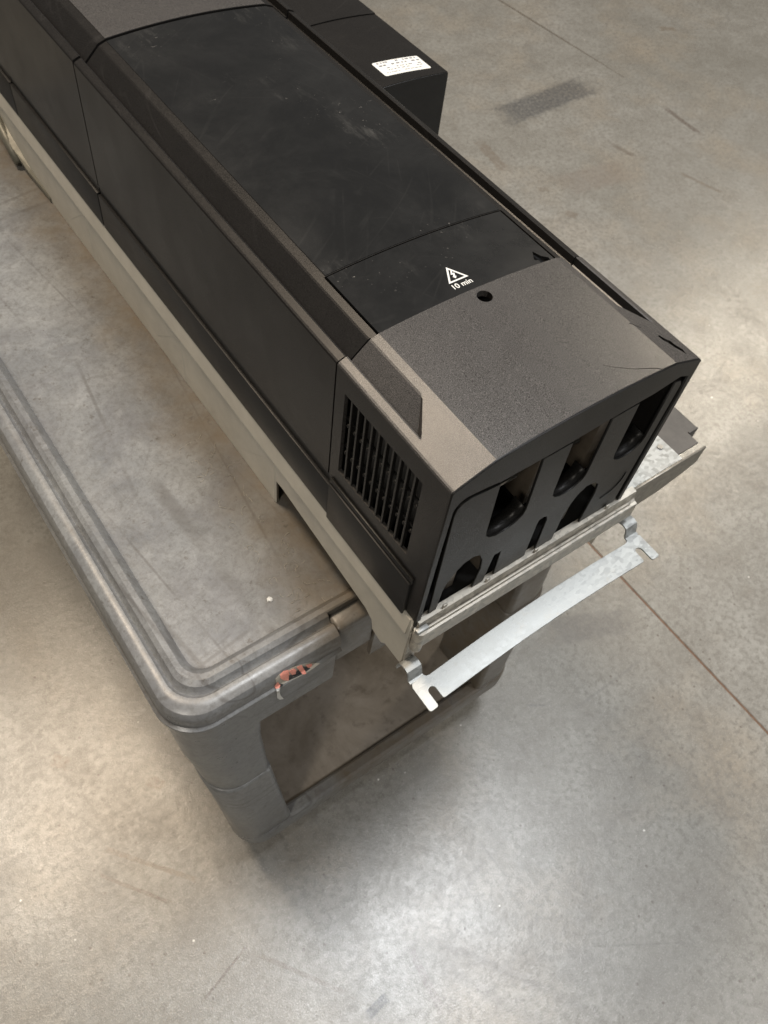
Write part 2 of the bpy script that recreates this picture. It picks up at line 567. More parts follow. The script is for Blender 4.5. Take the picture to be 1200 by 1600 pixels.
# ------------------------------------------------------------------ floor
def floor():
    xs = [-14.0, 0.935, 30.0]
    me = bpy.data.meshes.new('floor')
    me.from_pydata([(-14, -14, -0.0025), (30, -14, -0.0025), (30, 30, -0.0025), (-14, 30, -0.0025)], [], [(0, 1, 2, 3)])
    fl = bpy.data.objects.new('floor', me)
    COL.objects.link(fl)
    me.materials.append(M['filler'])
    fl['kind'] = 'structure'
    fl['label'] = 'polished mottled grey concrete warehouse floor with saw cut joints'
    for i in range(2):
        a, b = xs[i], xs[i + 1]
        g = (0.0032, 0.0045)
        x0 = a + (g[i - 1] if i else 0)
        x1 = b - (g[i] if i < 1 else 0)
        m = bpy.data.meshes.new('slab')
        k = 0.0012
        # top with a small arris along the joint
        yy = [-14 + j * 0.11 for j in range(401)] if False else [-14, 30]
        v = []
        for y in yy:
            v += [(x0 - (0.0 if i == 0 else 0.0004), y, -0.0024), (x0, y, -k), (x0 + k, y, 0), (x1 - k, y, 0), (x1, y, -k), (x1 + (0 if i == 1 else 0.0004), y, -0.0024)]
        f = [(j, j + 1, j + 7, j + 6) for j in range(5)]
        m.from_pydata(v, [], f)
        m.materials.append(M['concrete'])
        o = bpy.data.objects.new('concrete_slab', m)
        COL.objects.link(o)
        o.parent = fl
    A, B = on_z(975, 121, 0), on_z(780, 0, 0)
    d = (B - A).normalized()
    nn = Vector((-d.y, d.x, 0)) * 0.004
    m = bpy.data.meshes.new('saw_cut')
    E_ = A + d * 9
    m.from_pydata([(*(A + nn * 0.3).xy, 0.0004), (*(A - nn * 0.3).xy, 0.0004), (*(A + d * 0.5 - nn).xy, 0.0004), (*(E_ - nn).xy, 0.0004), (*(E_ + nn).xy, 0.0004), (*(A + d * 0.5 + nn).xy, 0.0004)], [], [(0, 1, 2, 5), (5, 2, 3, 4)])
    m.materials.append(M['cutline'])
    o = bpy.data.objects.new('saw_cut', m)
    COL.objects.link(o)
    o.parent = fl
    return fl


floor()


# ------------------------------------------------------------------ cart
CX0, CX1, CY0, CY1 = -0.265, 0.452, 0.068, 1.36
TZ = -0.361


def build_cart():
    c = root('utility_cart', 'worn grey plastic two-shelf utility cart with rounded lipped top under the drive', 'cart', (CX0 + 0.3, CY0 + 0.5, 0))

    def ring(inset, z, r=0.052):
        return [(x, y, z) for x, y in rrect(CX0 + inset, CX1 - inset, CY0 + inset, CY1 - inset, max(0.008, r - inset * 0.55), 10)]

    prof = [(0.018, -0.372), (0.018, -0.495), (0.016, -0.498), (0.0125, -0.498), (0.0105, -0.495), (0.0085, -0.400), (0.0080, -0.3945),
            (0.0040, -0.3935), (-0.0005, -0.3925), (-0.0025, -0.3895), (-0.0022, -0.3865), (0.0012, -0.3840), (0.0014, -0.3790), (0.0016, -0.3720), (0.0028, -0.3640), (0.0060, -0.3580), (0.0110, -0.3545),
            (0.0170, -0.3530), (0.0220, -0.3535), (0.0245, -0.3575), (0.0265, -0.3592), (0.0285, -0.3570), (0.0320, -0.3495), (0.0380, -0.3458), (0.0450, -0.3465),
            (0.0500, -0.3510), (0.0540, -0.3585), (0.0555, -0.3605), (0.0600, TZ)]
    me = loft_loops([ring(i, z) for i, z in prof])
    me = cut(me, [box_me(-0.040, 0.022, 0.0, 0.104, -0.7, -0.2)])
    tray = add_mesh('top_tray', me, M['cart'], c, True, 0.45)
    tray['label'] = 'scratched grey top tray with raised bead round its rim'
    # set-back wall of the hand notch in the rim
    box('notch_wall', (-0.046, 0.028, 0.1045, 0.112, -0.497, -0.3725), M['cart'], c, 0.002)
    box('notch_sill', (-0.0395, 0.0215, 0.079, 0.1046, -0.450, -0.3560), M['cart'], c, 0.006, 3)

    # legs: tapering, moulded in two pieces
    def leg(x0t, x1t, x0m, x1m, x0b, x1b, yt, yb, dep):
        y0t, y0b = yt, yb

        def rg(x0, x1, y0, z, r=0.046):
            big, sm = r, 0.010
            y1 = y0 + dep
            rs = (sm, sm, big, sm) if x0 < 0 else (sm, sm, sm, big)
            out = []
            for (cx, cy, a, q) in ((x1, y1, 0, rs[0]), (x0, y1, 90, rs[1]), (x0, y0, 180, rs[2]), (x1, y0, 270, rs[3])):
                mx, my = cx + (-q if cx == x1 else q), cy + (-q if cy == y1 else q)
                for i in range(9):
                    t = math.radians(a + 90 * i / 8)
                    out.append((mx + q * math.cos(t), my + q * math.sin(t), z))
            return out
        ymid = (y0t + y0b) / 2
        up = loft_loops([rg(x0t, x1t, y0t, -0.480), rg(x0t + 0.001, x1t - 0.001, y0t, -0.56), rg(x0m + 0.003, x1m - 0.001, ymid + 0.002, -0.712)])
        add_mesh('leg', up, M['cart'], c, True, 0.6)
        lo = loft_loops([rg(x0m + 0.002, x1m - 0.002, ymid + 0.001, -0.703), rg(x0m + 0.000, x1m + 0.001, ymid - 0.0005, -0.7045), rg(x0m - 0.0015, x1m + 0.001, ymid - 0.0020, -0.709),
                         rg(x0b - 0.001, x1b - 0.012, y0b - 0.002, -1.00), rg(x0b, x1b, y0b, -1.072), rg(x0b + 0.010, x1b - 0.010, y0b + 0.010, -1.088)])
        add_mesh('leg_socket', lo, M['cart'], c, True, 0.6)
    for yt, yb in ((0.0785, 0.068), (1.215, 1.215)):
        leg(-0.2515, -0.148, -0.234, -0.140, -0.206, -0.098, yt, yb, 0.13)
        leg(0.333, 0.4395, 0.335, 0.442, 0.342, 0.448, yt, yb, 0.13)

    # lower shelf
    def ring2(inset, z, r=0.05):
        return [(x, y, z) for x, y in rrect(-0.204 + inset, 0.446 - inset, 0.064 + inset, 1.345 - inset, max(0.008, r - inset * 0.5), 8)]
    me = loft_loops([ring2(i, z) for i, z in ((0.012, -1.088), (0.004, -1.086), (0.0, -1.080), (0.0, -1.040), (0.002, -1.034), (0.006, -1.0315), (0.022, -1.0315), (0.027, -1.036), (0.029, -1.048), (0.032, -1.052))])
    add_mesh('lower_shelf', me, M['cart'], c, True, 0.5)
    me = loft_loops([ring2(i, z) for i, z in ((0.029, -1.0515), (0.029, -1.0495), (0.034, -1.0485), (0.05, -1.0485))])
    add_mesh('shelf_mat', me, M['shelf'], c, True, 0.5)['label'] = 'grimy brown stained floor of the lower shelf'
    for x in (-0.135, 0.375):
        for y in (0.19, 1.24):
            k = add_mesh('caster', loft_loops([[(x + s * a, y + t * a, z) for s, t in ((1, 1), (-1, 1), (-1, -1), (1, -1))] for a, z in ((0.035, -1.086), (0.035, -1.10), (0.02, -1.112), (0.016, -1.15))]), M['steel'], c)
            bm = bmesh.new()
            bmesh.ops.create_cone(bm, cap_ends=True, segments=28, radius1=0.0635, radius2=0.0635, depth=0.03)
            bmesh.ops.bevel(bm, geom=[e for e in bm.edges if e.calc_face_angle(0) > 1], offset=0.006, segments=2, affect='EDGES')
            bmesh.ops.rotate(bm, verts=bm.verts, cent=(0, 0, 0), matrix=Matrix.Rotation(math.pi / 2, 3, 'Y'))
            bmesh.ops.translate(bm, verts=bm.verts, vec=(x, y + 0.02, -Z0 + 0.0635))
            add_mesh('wheel', bm_mesh(bm), M['rubber'], k, True, 0.6)
    # torn sticker left on the rim
    bm = bmesh.new()
    bm.from_mesh(tray.data)
    bvh = BVHTree.FromBMesh(bm)
    bm.free()
    ob = Vector(c.location)

    def patch(name, poly, mat, lift, par, label=None):
        bm = bmesh.new()
        cx = sum(p[0] for p in poly) / len(poly)
        cy = sum(p[1] for p in poly) / len(poly)
        rings = []
        for t in (1.0, 0.66, 0.33):
            rr = []
            for i, p in enumerate(poly):
                q = poly[(i + 1) % len(poly)]
                for u in (0.0, 0.5):
                    rr.append((cx + (p[0] + (q[0] - p[0]) * u - cx) * t, cy + (p[1] + (q[1] - p[1]) * u - cy) * t))
            rings.append(rr)

        def hit(x, y):
            px, py = 410 + x / 9.23, 1010 + y / 9.23
            d = ray(px, py).normalized()
            h = bvh.ray_cast(CAM - ob, d)
            return h[0] + h[1] * lift
        vr = [[bm.verts.new(hit(*p)) for p in rr] for rr in rings]
        n = len(vr[0])
        for a, b in zip(vr, vr[1:]):
            for i in range(n):
                bm.faces.new((a[i], a[(i + 1) % n], b[(i + 1) % n], b[i]))
        ce = bm.verts.new(hit(cx, cy))
        for i in range(n):
            bm.faces.new((vr[-1][i], vr[-1][(i + 1) % n], ce))
        me = bpy.data.meshes.new(name)
        bm.to_mesh(me)
        bm.free()
        me.materials.append(mat)
        o = bpy.data.objects.new(name, me)
        COL.objects.link(o)
        o.parent = par
        sm = o.modifiers.new('s', 'SOLIDIFY')
        sm.thickness = 0.0003
        if label:
            o['label'] = label
        return o
    st = patch('torn_sticker', [(185, 470), (240, 400), (340, 350), (440, 300), (560, 255), (660, 235), (740, 232), (830, 245), (740, 310), (620, 385), (500, 450), (380, 500), (270, 560), (200, 545)], M['paper'], 0.0003, c, 'torn remnant of an orange and black sticker on the rim')
    patch('sticker_shred', [(250, 400), (300, 350), (370, 335), (385, 400), (375, 490), (300, 480), (255, 450)], M['orange'], 0.0007, st)
    patch('sticker_shred', [(375, 350), (450, 310), (480, 330), (470, 385), (420, 400)], M['orange'], 0.0011, st)
    patch('sticker_shred', [(485, 290), (560, 260), (600, 330), (625, 385), (575, 400), (530, 340)], M['orange'], 0.0011, st)
    patch('sticker_shred', [(620, 260), (700, 240), (715, 270), (690, 300), (650, 300)], M['orange'], 0.0011, st)
    patch('sticker_shred', [(375, 410), (440, 400), (510, 330), (570, 400), (470, 450), (375, 490)], M['soot'], 0.0008, st)
    patch('sticker_shred', [(575, 280), (640, 290), (690, 315), (630, 360), (600, 340)], M['soot'], 0.0008, st)
    patch('sticker_shred', [(165, 570), (215, 505), (255, 545), (240, 600), (190, 610)], M['orange'], 0.0011, st)
    patch('sticker_shred', [(240, 530), (300, 545), (280, 575), (250, 580)], M['soot'], 0.0009, st)
    patch('sticker_shred', [(195, 605), (250, 600), (245, 670), (270, 720), (300, 745), (240, 755), (205, 730), (200, 670)], M['white'], 0.0012, st)
    return c


build_cart()

# ------------------------------------------------------------------ drive
W = 0.32
DR = root('motor_drive', 'large dark plastic motor drive lying on its back on the grey cart', 'motor drive', (0.16, 0.6, Z0 - 0.3605))


def ztop(x):
    return 0.016 + 0.006 * (1 - ((x - 0.16) / 0.114) ** 2)


# outer and inner profile of a recessed section, left half up to the crown edge; (x, z, inner x, inner z)
def half(recess, zb=-0.172):
    p = [(0.0, zb, 0.0045, zb), (0.0, -0.05, 0.0045, -0.05), (0.0, -0.0022, 0.0045, -0.0105), (0.0010, -0.0004, 0.005, -0.0105), (0.0028, 0.0006, 0.0055, -0.0105), (0.0095, 0.0032, 0.0095, -0.0105)]
    if recess:
        p += [(0.0112, 0.0028, 0.011, -0.0105), (0.0122, -0.0060, 0.0125, -0.0125), (0.0140, -0.0070, 0.0145, -0.0125), (0.0350, 0.0120, 0.0375, 0.0060), (0.0368, 0.0131, 0.0385, 0.0070)]
    else:
        p += [(0.0112, 0.0038, 0.011, -0.0105), (0.0122, 0.0042, 0.0125, -0.0105), (0.0140, 0.0048, 0.0145, -0.0105), (0.0350, 0.0122, 0.0375, 0.0060), (0.0368, 0.0128, 0.0385, 0.0070)]
    p += [(0.0455, 0.0159, 0.047, 0.0100)]
    return p


def full(recess, zb=-0.172, dz=0.0):
    L = half(recess, zb)
    arc = []
    for i in range(1, 14):
        x = 0.0455 + (0.2290) * i / 14
        arc.append((x, ztop(x), x, ztop(x) - 0.006))
    R = [(W - a, b, W - c, d) for a, b, c, d in L[::-1]]
    out = L + arc + R
    return [(a, b + (dz if b > -0.04 else 0), c, d) for a, b, c, d in out]


def shell(sections):
    """sections: list of (profile, y list or float)"""
    loops = []
    for prof, ys in sections:
        n = len(prof)
        yy = ys if isinstance(ys, list) else [ys] * n
        loops.append([(p[0], y, p[1]) for p, y in zip(prof, yy)] + [(p[2], y, p[3]) for p, y in list(zip(prof, yy))[::-1]])
    return loft_loops(loops)


# end cover -----------------------------------------------------------------
E1 = 0.1745
pl, rc = full(False, -0.246, 0.0012), full(True, -0.246, 0.0012)
n = len(pl)


def ys_for(which):
    base_l = [0.058] * 6 + [0.0585, 0.060, 0.062, 0.0905, 0.0925, 0.094]
    if which == 'c':
        base_l = [0.0600] * 6 + [0.0612, 0.0640, 0.0660, 0.0925, 0.0945, 0.096]
    mid = n - 24
    return base_l + [base_l[-1]] * mid + base_l[::-1]


sec = [(pl, 0.0), (pl, 0.02), (pl, ys_for('b')), (rc, ys_for('c')), (rc, E1)]
me = shell(sec)


def ribbon(pts, wd):
    a, b = [], []
    for i, p in enumerate(pts):
        p0, p1 = pts[max(i - 1, 0)], pts[min(i + 1, len(pts) - 1)]
        d = Vector((p1[0] - p0[0], p1[1] - p0[1])).normalized()
        nn = Vector((-d.y, d.x))
        k = wd * (0.25 + 0.75 * i / (len(pts) - 1)) * 0.5
        a.append((p[0] + nn.x * k, p[1] + nn.y * k))
        b.append((p[0] - nn.x * k, p[1] - nn.y * k))
    return a + b[::-1]


crk = [(0.2030, 0.0315), (0.2085, 0.0262), (0.2128, 0.0224), (0.2190, 0.0186), (0.2248, 0.0145), (0.2300, 0.0118), (0.2349, 0.0097), (0.2420, 0.0068), (0.2500, 0.0029), (0.2560, -0.004)]
cutters = [cyl_me((0.1630, 0.1605), 0.0082, -0.03, 0.08),
           prism_me(ribbon(crk, 0.0011), -0.02, 0.06),
           prism_me([(0.2925, 0.0385), (0.2960, 0.0400), (0.2985, 0.0340), (0.3030, 0.0300), (0.3035, 0.0235), (0.3070, 0.0150), (0.3045, 0.0080), (0.3020, 0.0140), (0.2985, 0.0200), (0.2965, 0.0275), (0.2935, 0.0310)], -0.05, 0.06),
           prism_me([(0.272, 0.0625), (0.281, 0.0535), (0.2815, 0.0542), (0.2725, 0.0636)], -0.02, 0.06),
           box_me(-0.02, 0.02, 0.0345, 0.1590, -0.1475, -0.0265)]
me = cut(me, cutters)
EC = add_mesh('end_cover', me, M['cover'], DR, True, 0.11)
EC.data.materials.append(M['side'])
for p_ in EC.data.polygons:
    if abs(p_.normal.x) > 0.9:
        p_.material_index = 1  # smoother wall plastic, its darker tone also standing in for the walls' shade
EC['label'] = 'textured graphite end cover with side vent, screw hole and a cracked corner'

# vent slats and the two bars behind them
ns = 11
y0v, y1v = 0.0345, 0.1590
pitch = (y1v - y0v) / ns
for i in range(1, ns):
    y = y0v + pitch * i
    box('vent_slat', (0.0004, 0.0052, y - 0.0014, y + 0.0014, -0.1477, -0.0263), M['side'], EC, 0.0004, 1)
for z in (-0.066, -0.108):
    box('vent_crossbar', (0.0054, 0.0080, y0v - 0.003, y1v + 0.003, z - 0.0016, z + 0.0016), M['black'], EC, 0.0006)
    for i in range(ns):
        y = y0v + pitch * (i + 0.5)
        bm = bmesh.new()
        bmesh.ops.create_uvsphere(bm, u_segments=8, v_segments=6, radius=0.0024)
        bmesh.ops.translate(bm, verts=bm.verts, vec=(0.0018, y - 0.0030, z))
        add_mesh('vent_nub', bm_mesh(bm), M['black'], EC, True)

# front bezel of the end cover: an upside-down U
NB = 0.0125
arc_o = [(p[0], p[1]) for p in pl]
inner = [(0.0065, -0.250), (0.0065, -0.10)]
cx, cz, rr = 0.0225, -0.0330, 0.0155
for i in range(9):
    t = math.radians(180 - 90 * i / 8)
    inner.append((cx + rr * math.cos(t), cz + rr * math.sin(t)))
inner += [(0.0430, -0.0195), (0.0613, -0.0235), (0.10, -0.0235), (0.1527, -0.0222), (0.205, -0.0183), (0.2592, -0.0164), (0.2950, -0.0110), (0.3110, -0.0180), (0.3135, -0.045), (0.3135, -0.250)]
U = [(arc_o[0][0], -0.250)] + [(max(a, 0.0), b - 0.0006) for a, b in arc_o[1:-1]] + [(W, -0.250)] + inner[::-1]
U = [(min(max(a, 0.0003), W - 0.0003), b) for a, b in U]
me = sheet(U, [], 0.005, 'xz', -0.0022)
add_mesh('front_bezel', me, M['black'], EC)

# lower side strip of the end cover, proud of the wall
for s in (0, 1):
    f = (lambda a, b: (a, b)) if s == 0 else (lambda a, b: (W - b, W - a))
    xa, xb = f(-0.0050, 0.0006)
    box('skirt_strip', (xa, xb, 0.0165, 0.1680, -0.2445, -0.1790), M['strip'], EC, 0.0014)
    xa, xb = f(-0.0030, 0.0004)
    box('skirt_ledge', (xa, xb, 0.0150, 0.1690, -0.1796, -0.1700), M['black'], EC, 0.0012)

# main cover -----------------------------------------------------------------
M0, M1, M2 = 0.1768, 0.7610, 1.40
rcM = full(True)
me = shell([(rcM, 0.1660), (rcM, M1)])
# the end cover laps over it: trim the part under the end cover's side walls, open the control hatch
D0, D1 = 0.1500, 0.2665
me = cut(me, [box_me(-0.01, 0.0375, 0.10, M0, -0.3, 0.05), box_me(W - 0.0375, W + 0.01, 0.10, M0, -0.3, 0.05),
              box_me(0.0440, W - 0.0440, 0.10, D1, -0.05, 0.08)])
MC = add_mesh('main_cover', me, M['side'], DR, True, 0.11)
MC['label'] = 'long dark body cover with sloped shoulders'


def skin(x0, x1, y0, y1, lift, thick, nx=22, cuts=None, notch=None):
    prof = []
    for i in range(nx + 1):
        x = x0 + (x1 - x0) * i / nx
        prof.append((x, ztop(x) + lift, x, ztop(x) + lift - thick))
    me = shell([(prof, y0), (prof, y0 + 0.001), (prof, y1 - 0.001), (prof, y1)])
    if cuts:
        me = cut(me, cuts)
    return me


add_mesh('top_panel', skin(0.0462, W - 0.0462, D1 + 0.0012, M1 - 0.0005, 0.0006, 0.003), M['top'], MC, True, 0.35)['label'] = 'flat scuffed black panel along the top of the body'
nt = [(0.258, 0.1945), (0.262, 0.1850), (0.268, 0.1800), (0.268, 0.1600), (0.250, 0.1600), (0.2545, 0.1790), (0.2505, 0.1830)]
HD = add_mesh('control_hatch', skin(0.0468, W - 0.0468, 0.1712, D1 - 0.0012, -0.0002, 0.003, 22, [prism_me(nt, -0.02, 0.06)]), M['top'], DR, True, 0.35)
HD['label'] = 'smooth black control hatch printed with a shock warning triangle and 10 min'
box('hatch_latch', (0.2545, 0.2600, 0.1720, 0.1860, 0.004, 0.0105), M['black'], HD, 0.001)

# printed warning: triangle ring, bolt, words


def lay(me, x, y, lift, mat, name, par):
    for v in me.vertices:
        X, Yy = v.co.x + x, v.co.y + y
        v.co = (X, Yy, ztop(X) - 0.0002 + lift + v.co.z)
    return add_mesh(name, me, mat, par)


def densify(poly, k=6):
    out = []
    for i, p in enumerate(poly):
        q = poly[(i + 1) % len(poly)]
        out += [(p[0] + (q[0] - p[0]) * j / k, p[1] + (q[1] - p[1]) * j / k) for j in range(k)]
    return out


tri_o = [(-0.0124, 0), (0.0124, 0), (0, 0.0215)]
tri_i = [(-0.0092, 0.0018), (0.0092, 0.0018), (0, 0.0176)]
lay(sheet(densify(tri_o), [densify(tri_i)], 0.00012, 'xy', 0.0), 0.1562, 0.1930, 0.00012, M['white'], 'warning_triangle', HD)
bolt = [(0.0008, 0.0150), (-0.0026, 0.0098), (-0.0003, 0.0098), (-0.0016, 0.0066), (-0.0030, 0.0070), (-0.0010, 0.0034), (0.0018, 0.0062), (0.0005, 0.0063), (0.0028, 0.0112), (0.0004, 0.0110), (0.0024, 0.0150)]
lay(sheet(bolt, [], 0.00012, 'xy', 0.0), 0.1562, 0.1930, 0.00012, M['white'], 'warning_bolt', HD)
lay(text_me('10 min', 0.0093), 0.1552, 0.1838, 0.0002, M['white'], 'warning_text', HD)

# shoulder strips below the side walls
for s in (0, 1):
    f = (lambda a, b: (a, b)) if s == 0 else (lambda a, b: (W - b, W - a))
    for (a, b) in ((0.1688, M1 - 0.0006), (M1 + 0.0030, 1.0790), (1.0820, M2)):
        xa, xb = f(-0.0040, 0.0010)
        box('skirt_strip', (xa, xb, a, b, -0.2385, -0.1830), M['strip'], MC, 0.0012)
        xa, xb = f(0.0008, 0.0042)
        box('skirt_groove', (xa, xb, a, b, -0.1835, -0.1715), M['inner'], MC, 0.0)

# far control cover -----------------------------------------------------------
KC = add_mesh('control_cover', shell([(full(True, -0.172, 0.0012), M1 + 0.0032), (full(True, -0.172, 0.0012), M2)]), M['side'], DR, True, 0.11)
KC['label'] = 'dark cover section beyond the long top panel, behind a thin seam'
add_mesh('top_panel', skin(0.0462, W - 0.0462, M1 + 0.0036, M2 - 0.002, 0.0020, 0.003), M['cover'], KC, True, 0.35)

# dark filling below the covers so no light passes through ------------------------
box('inner_body', (0.0085, W - 0.0085, 0.182, M2 - 0.004, -0.300, -0.0115), M['inner'], DR, 0.0)
box('inner_liner', (0.012, W - 0.012, 0.168, 0.181, -0.255, -0.0120), M['inner'], DR, 0.0)
box('lower_shade_fill', (0.010, W - 0.010, 0.006, 0.166, -0.2990, -0.2500), M['inner'], DR, 0.0)  # added dark block hiding the chassis floor, stands in for shade in the openings
box('vent_liner', (0.0200, 0.0230, 0.012, 0.150, -0.250, -0.0120), M['inner'], DR, 0.0)
box('hatch_bed', (0.030, W - 0.030, 0.171, 0.2700, -0.0110, 0.0020), M['inner'], DR, 0.0)

# front terminal panel with cable openings --------------------------------------
YF = -0.0010
pan = [(0.0185, -0.2385), (0.0150, -0.14), (0.0118, -0.0430), (0.0135, -0.0340), (0.0185, -0.0285), (0.0270, -0.0262), (0.0420, -0.0280), (0.0637, -0.0305),
       (0.0690, -0.1150)]


def ubottom(xa, xb, zt, k=8):
    c, r = (xa + xb) / 2, (xb - xa) / 2
    return [(c - r * math.cos(math.pi * i / k), zt - r * 0.80 * math.sin(math.pi * i / k) ** 0.85) for i in range(1, k)]


US = ((0.0690, 0.1225, -0.1150), (0.1595, 0.2080, -0.1120), (0.2470, 0.2950, -0.1060))
pan += ubottom(*US[0]) + [(0.1225, -0.1150), (0.1165, -0.0285), (0.1542, -0.0275), (0.1595, -0.1120)]
pan += ubottom(*US[1]) + [(0.2080, -0.1120), (0.2062, -0.0235), (0.2434, -0.0225), (0.2470, -0.1060)]
pan += ubottom(*US[2]) + [(0.2950, -0.1060), (0.2940, -0.0200), (0.3040, -0.0225), (0.3085, -0.0305), (0.3070, -0.2385)]
pan += [(0.2475, -0.2385), (0.2490, -0.1800), (0.2460, -0.1600), (0.2360, -0.1490), (0.2224, -0.1470), (0.2120, -0.1560), (0.2060, -0.1720), (0.2030, -0.1950), (0.2030, -0.2385)]
pan += [(0.1760, -0.2385), (0.1720, -0.1740), (0.1690, -0.1650), (0.1630, -0.1615), (0.1570, -0.1625), (0.1560, -0.1700), (0.1590, -0.2385)]
pan += [(0.1120, -0.2385), (0.1080, -0.1850), (0.0985, -0.1850), (0.0960, -0.2385), (0.0800, -0.2385), (0.0830, -0.2000), (0.0800, -0.1790), (0.0730, -0.1630), (0.0630, -0.1575), (0.0510, -0.1600), (0.0410, -0.1700), (0.0330, -0.1850), (0.0300, -0.2000), (0.0290, -0.2385)]
FP = add_mesh('terminal_panel', sheet(pan, [], 0.0030, 'xz', YF, 0.0005), M['black'], DR)
FP['label'] = 'black front panel with rounded cable openings'
# crescent knock-out line
cres = [(0.2700 + 0.0270 * math.cos(t) * 1.0, -0.1740 + 0.030 * math.sin(t)) for t in [math.radians(-95 + 100 * i / 12) for i in range(13)]]
cres += [(0.2700 + 0.0255 * math.cos(t), -0.1740 + 0.0285 * math.sin(t)) for t in [math.radians(5 - 100 * i / 12) for i in range(13)]]
add_mesh('knockout_rib', sheet(cres, [], 0.0012, 'xz', YF - 0.0011), M['inner'], FP)
# lips behind each U opening
for xa, xb, zt in US:
    o = [(xa, zt)] + ubottom(xa, xb, zt) + [(xb, zt)]
    c = (xa + xb) / 2
    q = [(c + (x - c) * 1.06, zt + (z - zt) * 1.08 - 0.0005) for x, z in o]
    add_mesh('opening_lip', sheet(o + q[::-1], [], 0.016, 'xz', YF + 0.0032), M['black'], FP)
# things seen inside
for x in (0.095, 0.182, 0.268):
    box('terminal_block', (x - 0.019, x + 0.012, 0.030, 0.120, -0.180, -0.088), M['lug'], DR, 0.004)
    box('busbar', (x + 0.002, x + 0.026, 0.022, 0.110, -0.0865, -0.0815), M['copper'], DR, 0.001)
    bm = bmesh.new()
    bmesh.ops.create_cone(bm, cap_ends=True, segments=6, radius1=0.0085, radius2=0.0085, depth=0.008)
    bmesh.ops.translate(bm, verts=bm.verts, vec=(x + 0.014, 0.040, -0.0772))
    add_mesh('terminal_nut', bm_mesh(bm), M['copper'], DR)
for x in (0.056, 0.104, 0.166, 0.228):
    box('terminal_block', (x - 0.006, x + 0.006, 0.012, 0.040, -0.236, -0.198), M['lug'], DR, 0.002)

# chassis -----------------------------------------------------------------------
CH = box('chassis_floor', (0.008, W - 0.004, 0.0035, M2, -0.3060, -0.3010), M['bar'], DR, 0.0)
CH.name = 'chassis'
CH['label'] = 'warm grey steel chassis tray under the black covers'
# left side wall: outline in (y, z) with the cut-out over the cart rim
wall = [(M2, -0.2400), (M2, -0.3605), (0.2850, -0.3605), (0.2850, -0.3120), (0.2700, -0.3105), (0.0780, -0.3300), (0.0640, -0.3380), (0.0610, -0.3480), (0.0600, -0.3560), (0.0480, -0.3590), (0.0400, -0.3600), (0.0330, -0.3510), (0.0010, -0.3500), (0.0010, -0.2400)]
for x, nm in ((-0.0022, 'side_wall'), (W - 0.0020, 'side_wall')):
    add_mesh(nm, sheet(wall, [], 0.0036, 'yz', x, 0.0004), M['chassis'], CH)
# upper flange leaning outwards
for sgn, xx in ((1, 0.0), (-1, W)):
    pr = [(0.0010, -0.2395), (-0.0030, -0.2400), (-0.0060, -0.2680), (-0.0060, -0.2700), (-0.0022, -0.2720), (0.0010, -0.2720)]
    lp = [[(xx + sgn * a, y, z) for a, z in pr] for y in (0.004, M2)]
    add_mesh('side_flange', loft_loops(lp), M['chassis'], CH)
# vertical folds pressed into the wall
for y in (0.2885, 0.540, 0.850):
    me = loft_loops([[(-0.0021, y - 0.0045, z), (-0.0030, y, z), (-0.0021, y + 0.0045, z), (-0.0005, y, z)] for z in (-0.3600, -0.2790)])
    add_mesh('wall_fold', me, M['chassis'], CH)
    me = loft_loops([[(-0.0021, y + 0.006, -0.2790), (-0.0021, y + 0.105, -0.2790), (-0.0021, y + 0.085, -0.3400)], [(-0.0026, y + 0.010, -0.2800), (-0.0026, y + 0.101, -0.2800), (-0.0024, y + 0.084, -0.3380)]])
    add_mesh('wall_gusset', me, M['chassis'], CH)
# front flange bar
pr = [(0.0035, -0.2392), (-0.0050, -0.2400), (-0.0070, -0.2530), (-0.0100, -0.2555), (-0.0135, -0.2560), (-0.0145, -0.2575), (-0.0145, -0.2830), (-0.0125, -0.2845), (0.0035, -0.2845)]
add_mesh('front_flange', loft_loops([[(x, y, z) for y, z in pr] for x in (0.0030, 0.345)]), M['bar'], CH)
box('flange_rib', (0.012, 0.335, -0.0108, -0.0080, -0.2562, -0.2500), M['bar'], CH, 0.0008)
# corner post and bent tab
box('corner_post', (-0.0024, 0.014, -0.0022, 0.0008, -0.3500, -0.2640), M['bar'], CH, 0.0008)
bm_ = tube_me([(0.0035, -0.0085, -0.292), (0.0030, -0.0090, -0.262), (0.0035, -0.0085, -0.2495)], 0.0072, 12)
add_mesh('corner_tab', bm_, M['bar'], CH, True, 0.6)
box('corner_tab', (-0.0035, 0.0125, -0.0125, -0.0065, -0.2500, -0.2440), M['zinc'], CH, 0.0012)
# small tangs standing on the ledge
for x in (0.036, 0.098, 0.172, 0.290):
    box('flange_tang', (x, x + 0.006, -0.0046, -0.0022, -0.2402, -0.2330), M['bar'], CH, 0.0006)

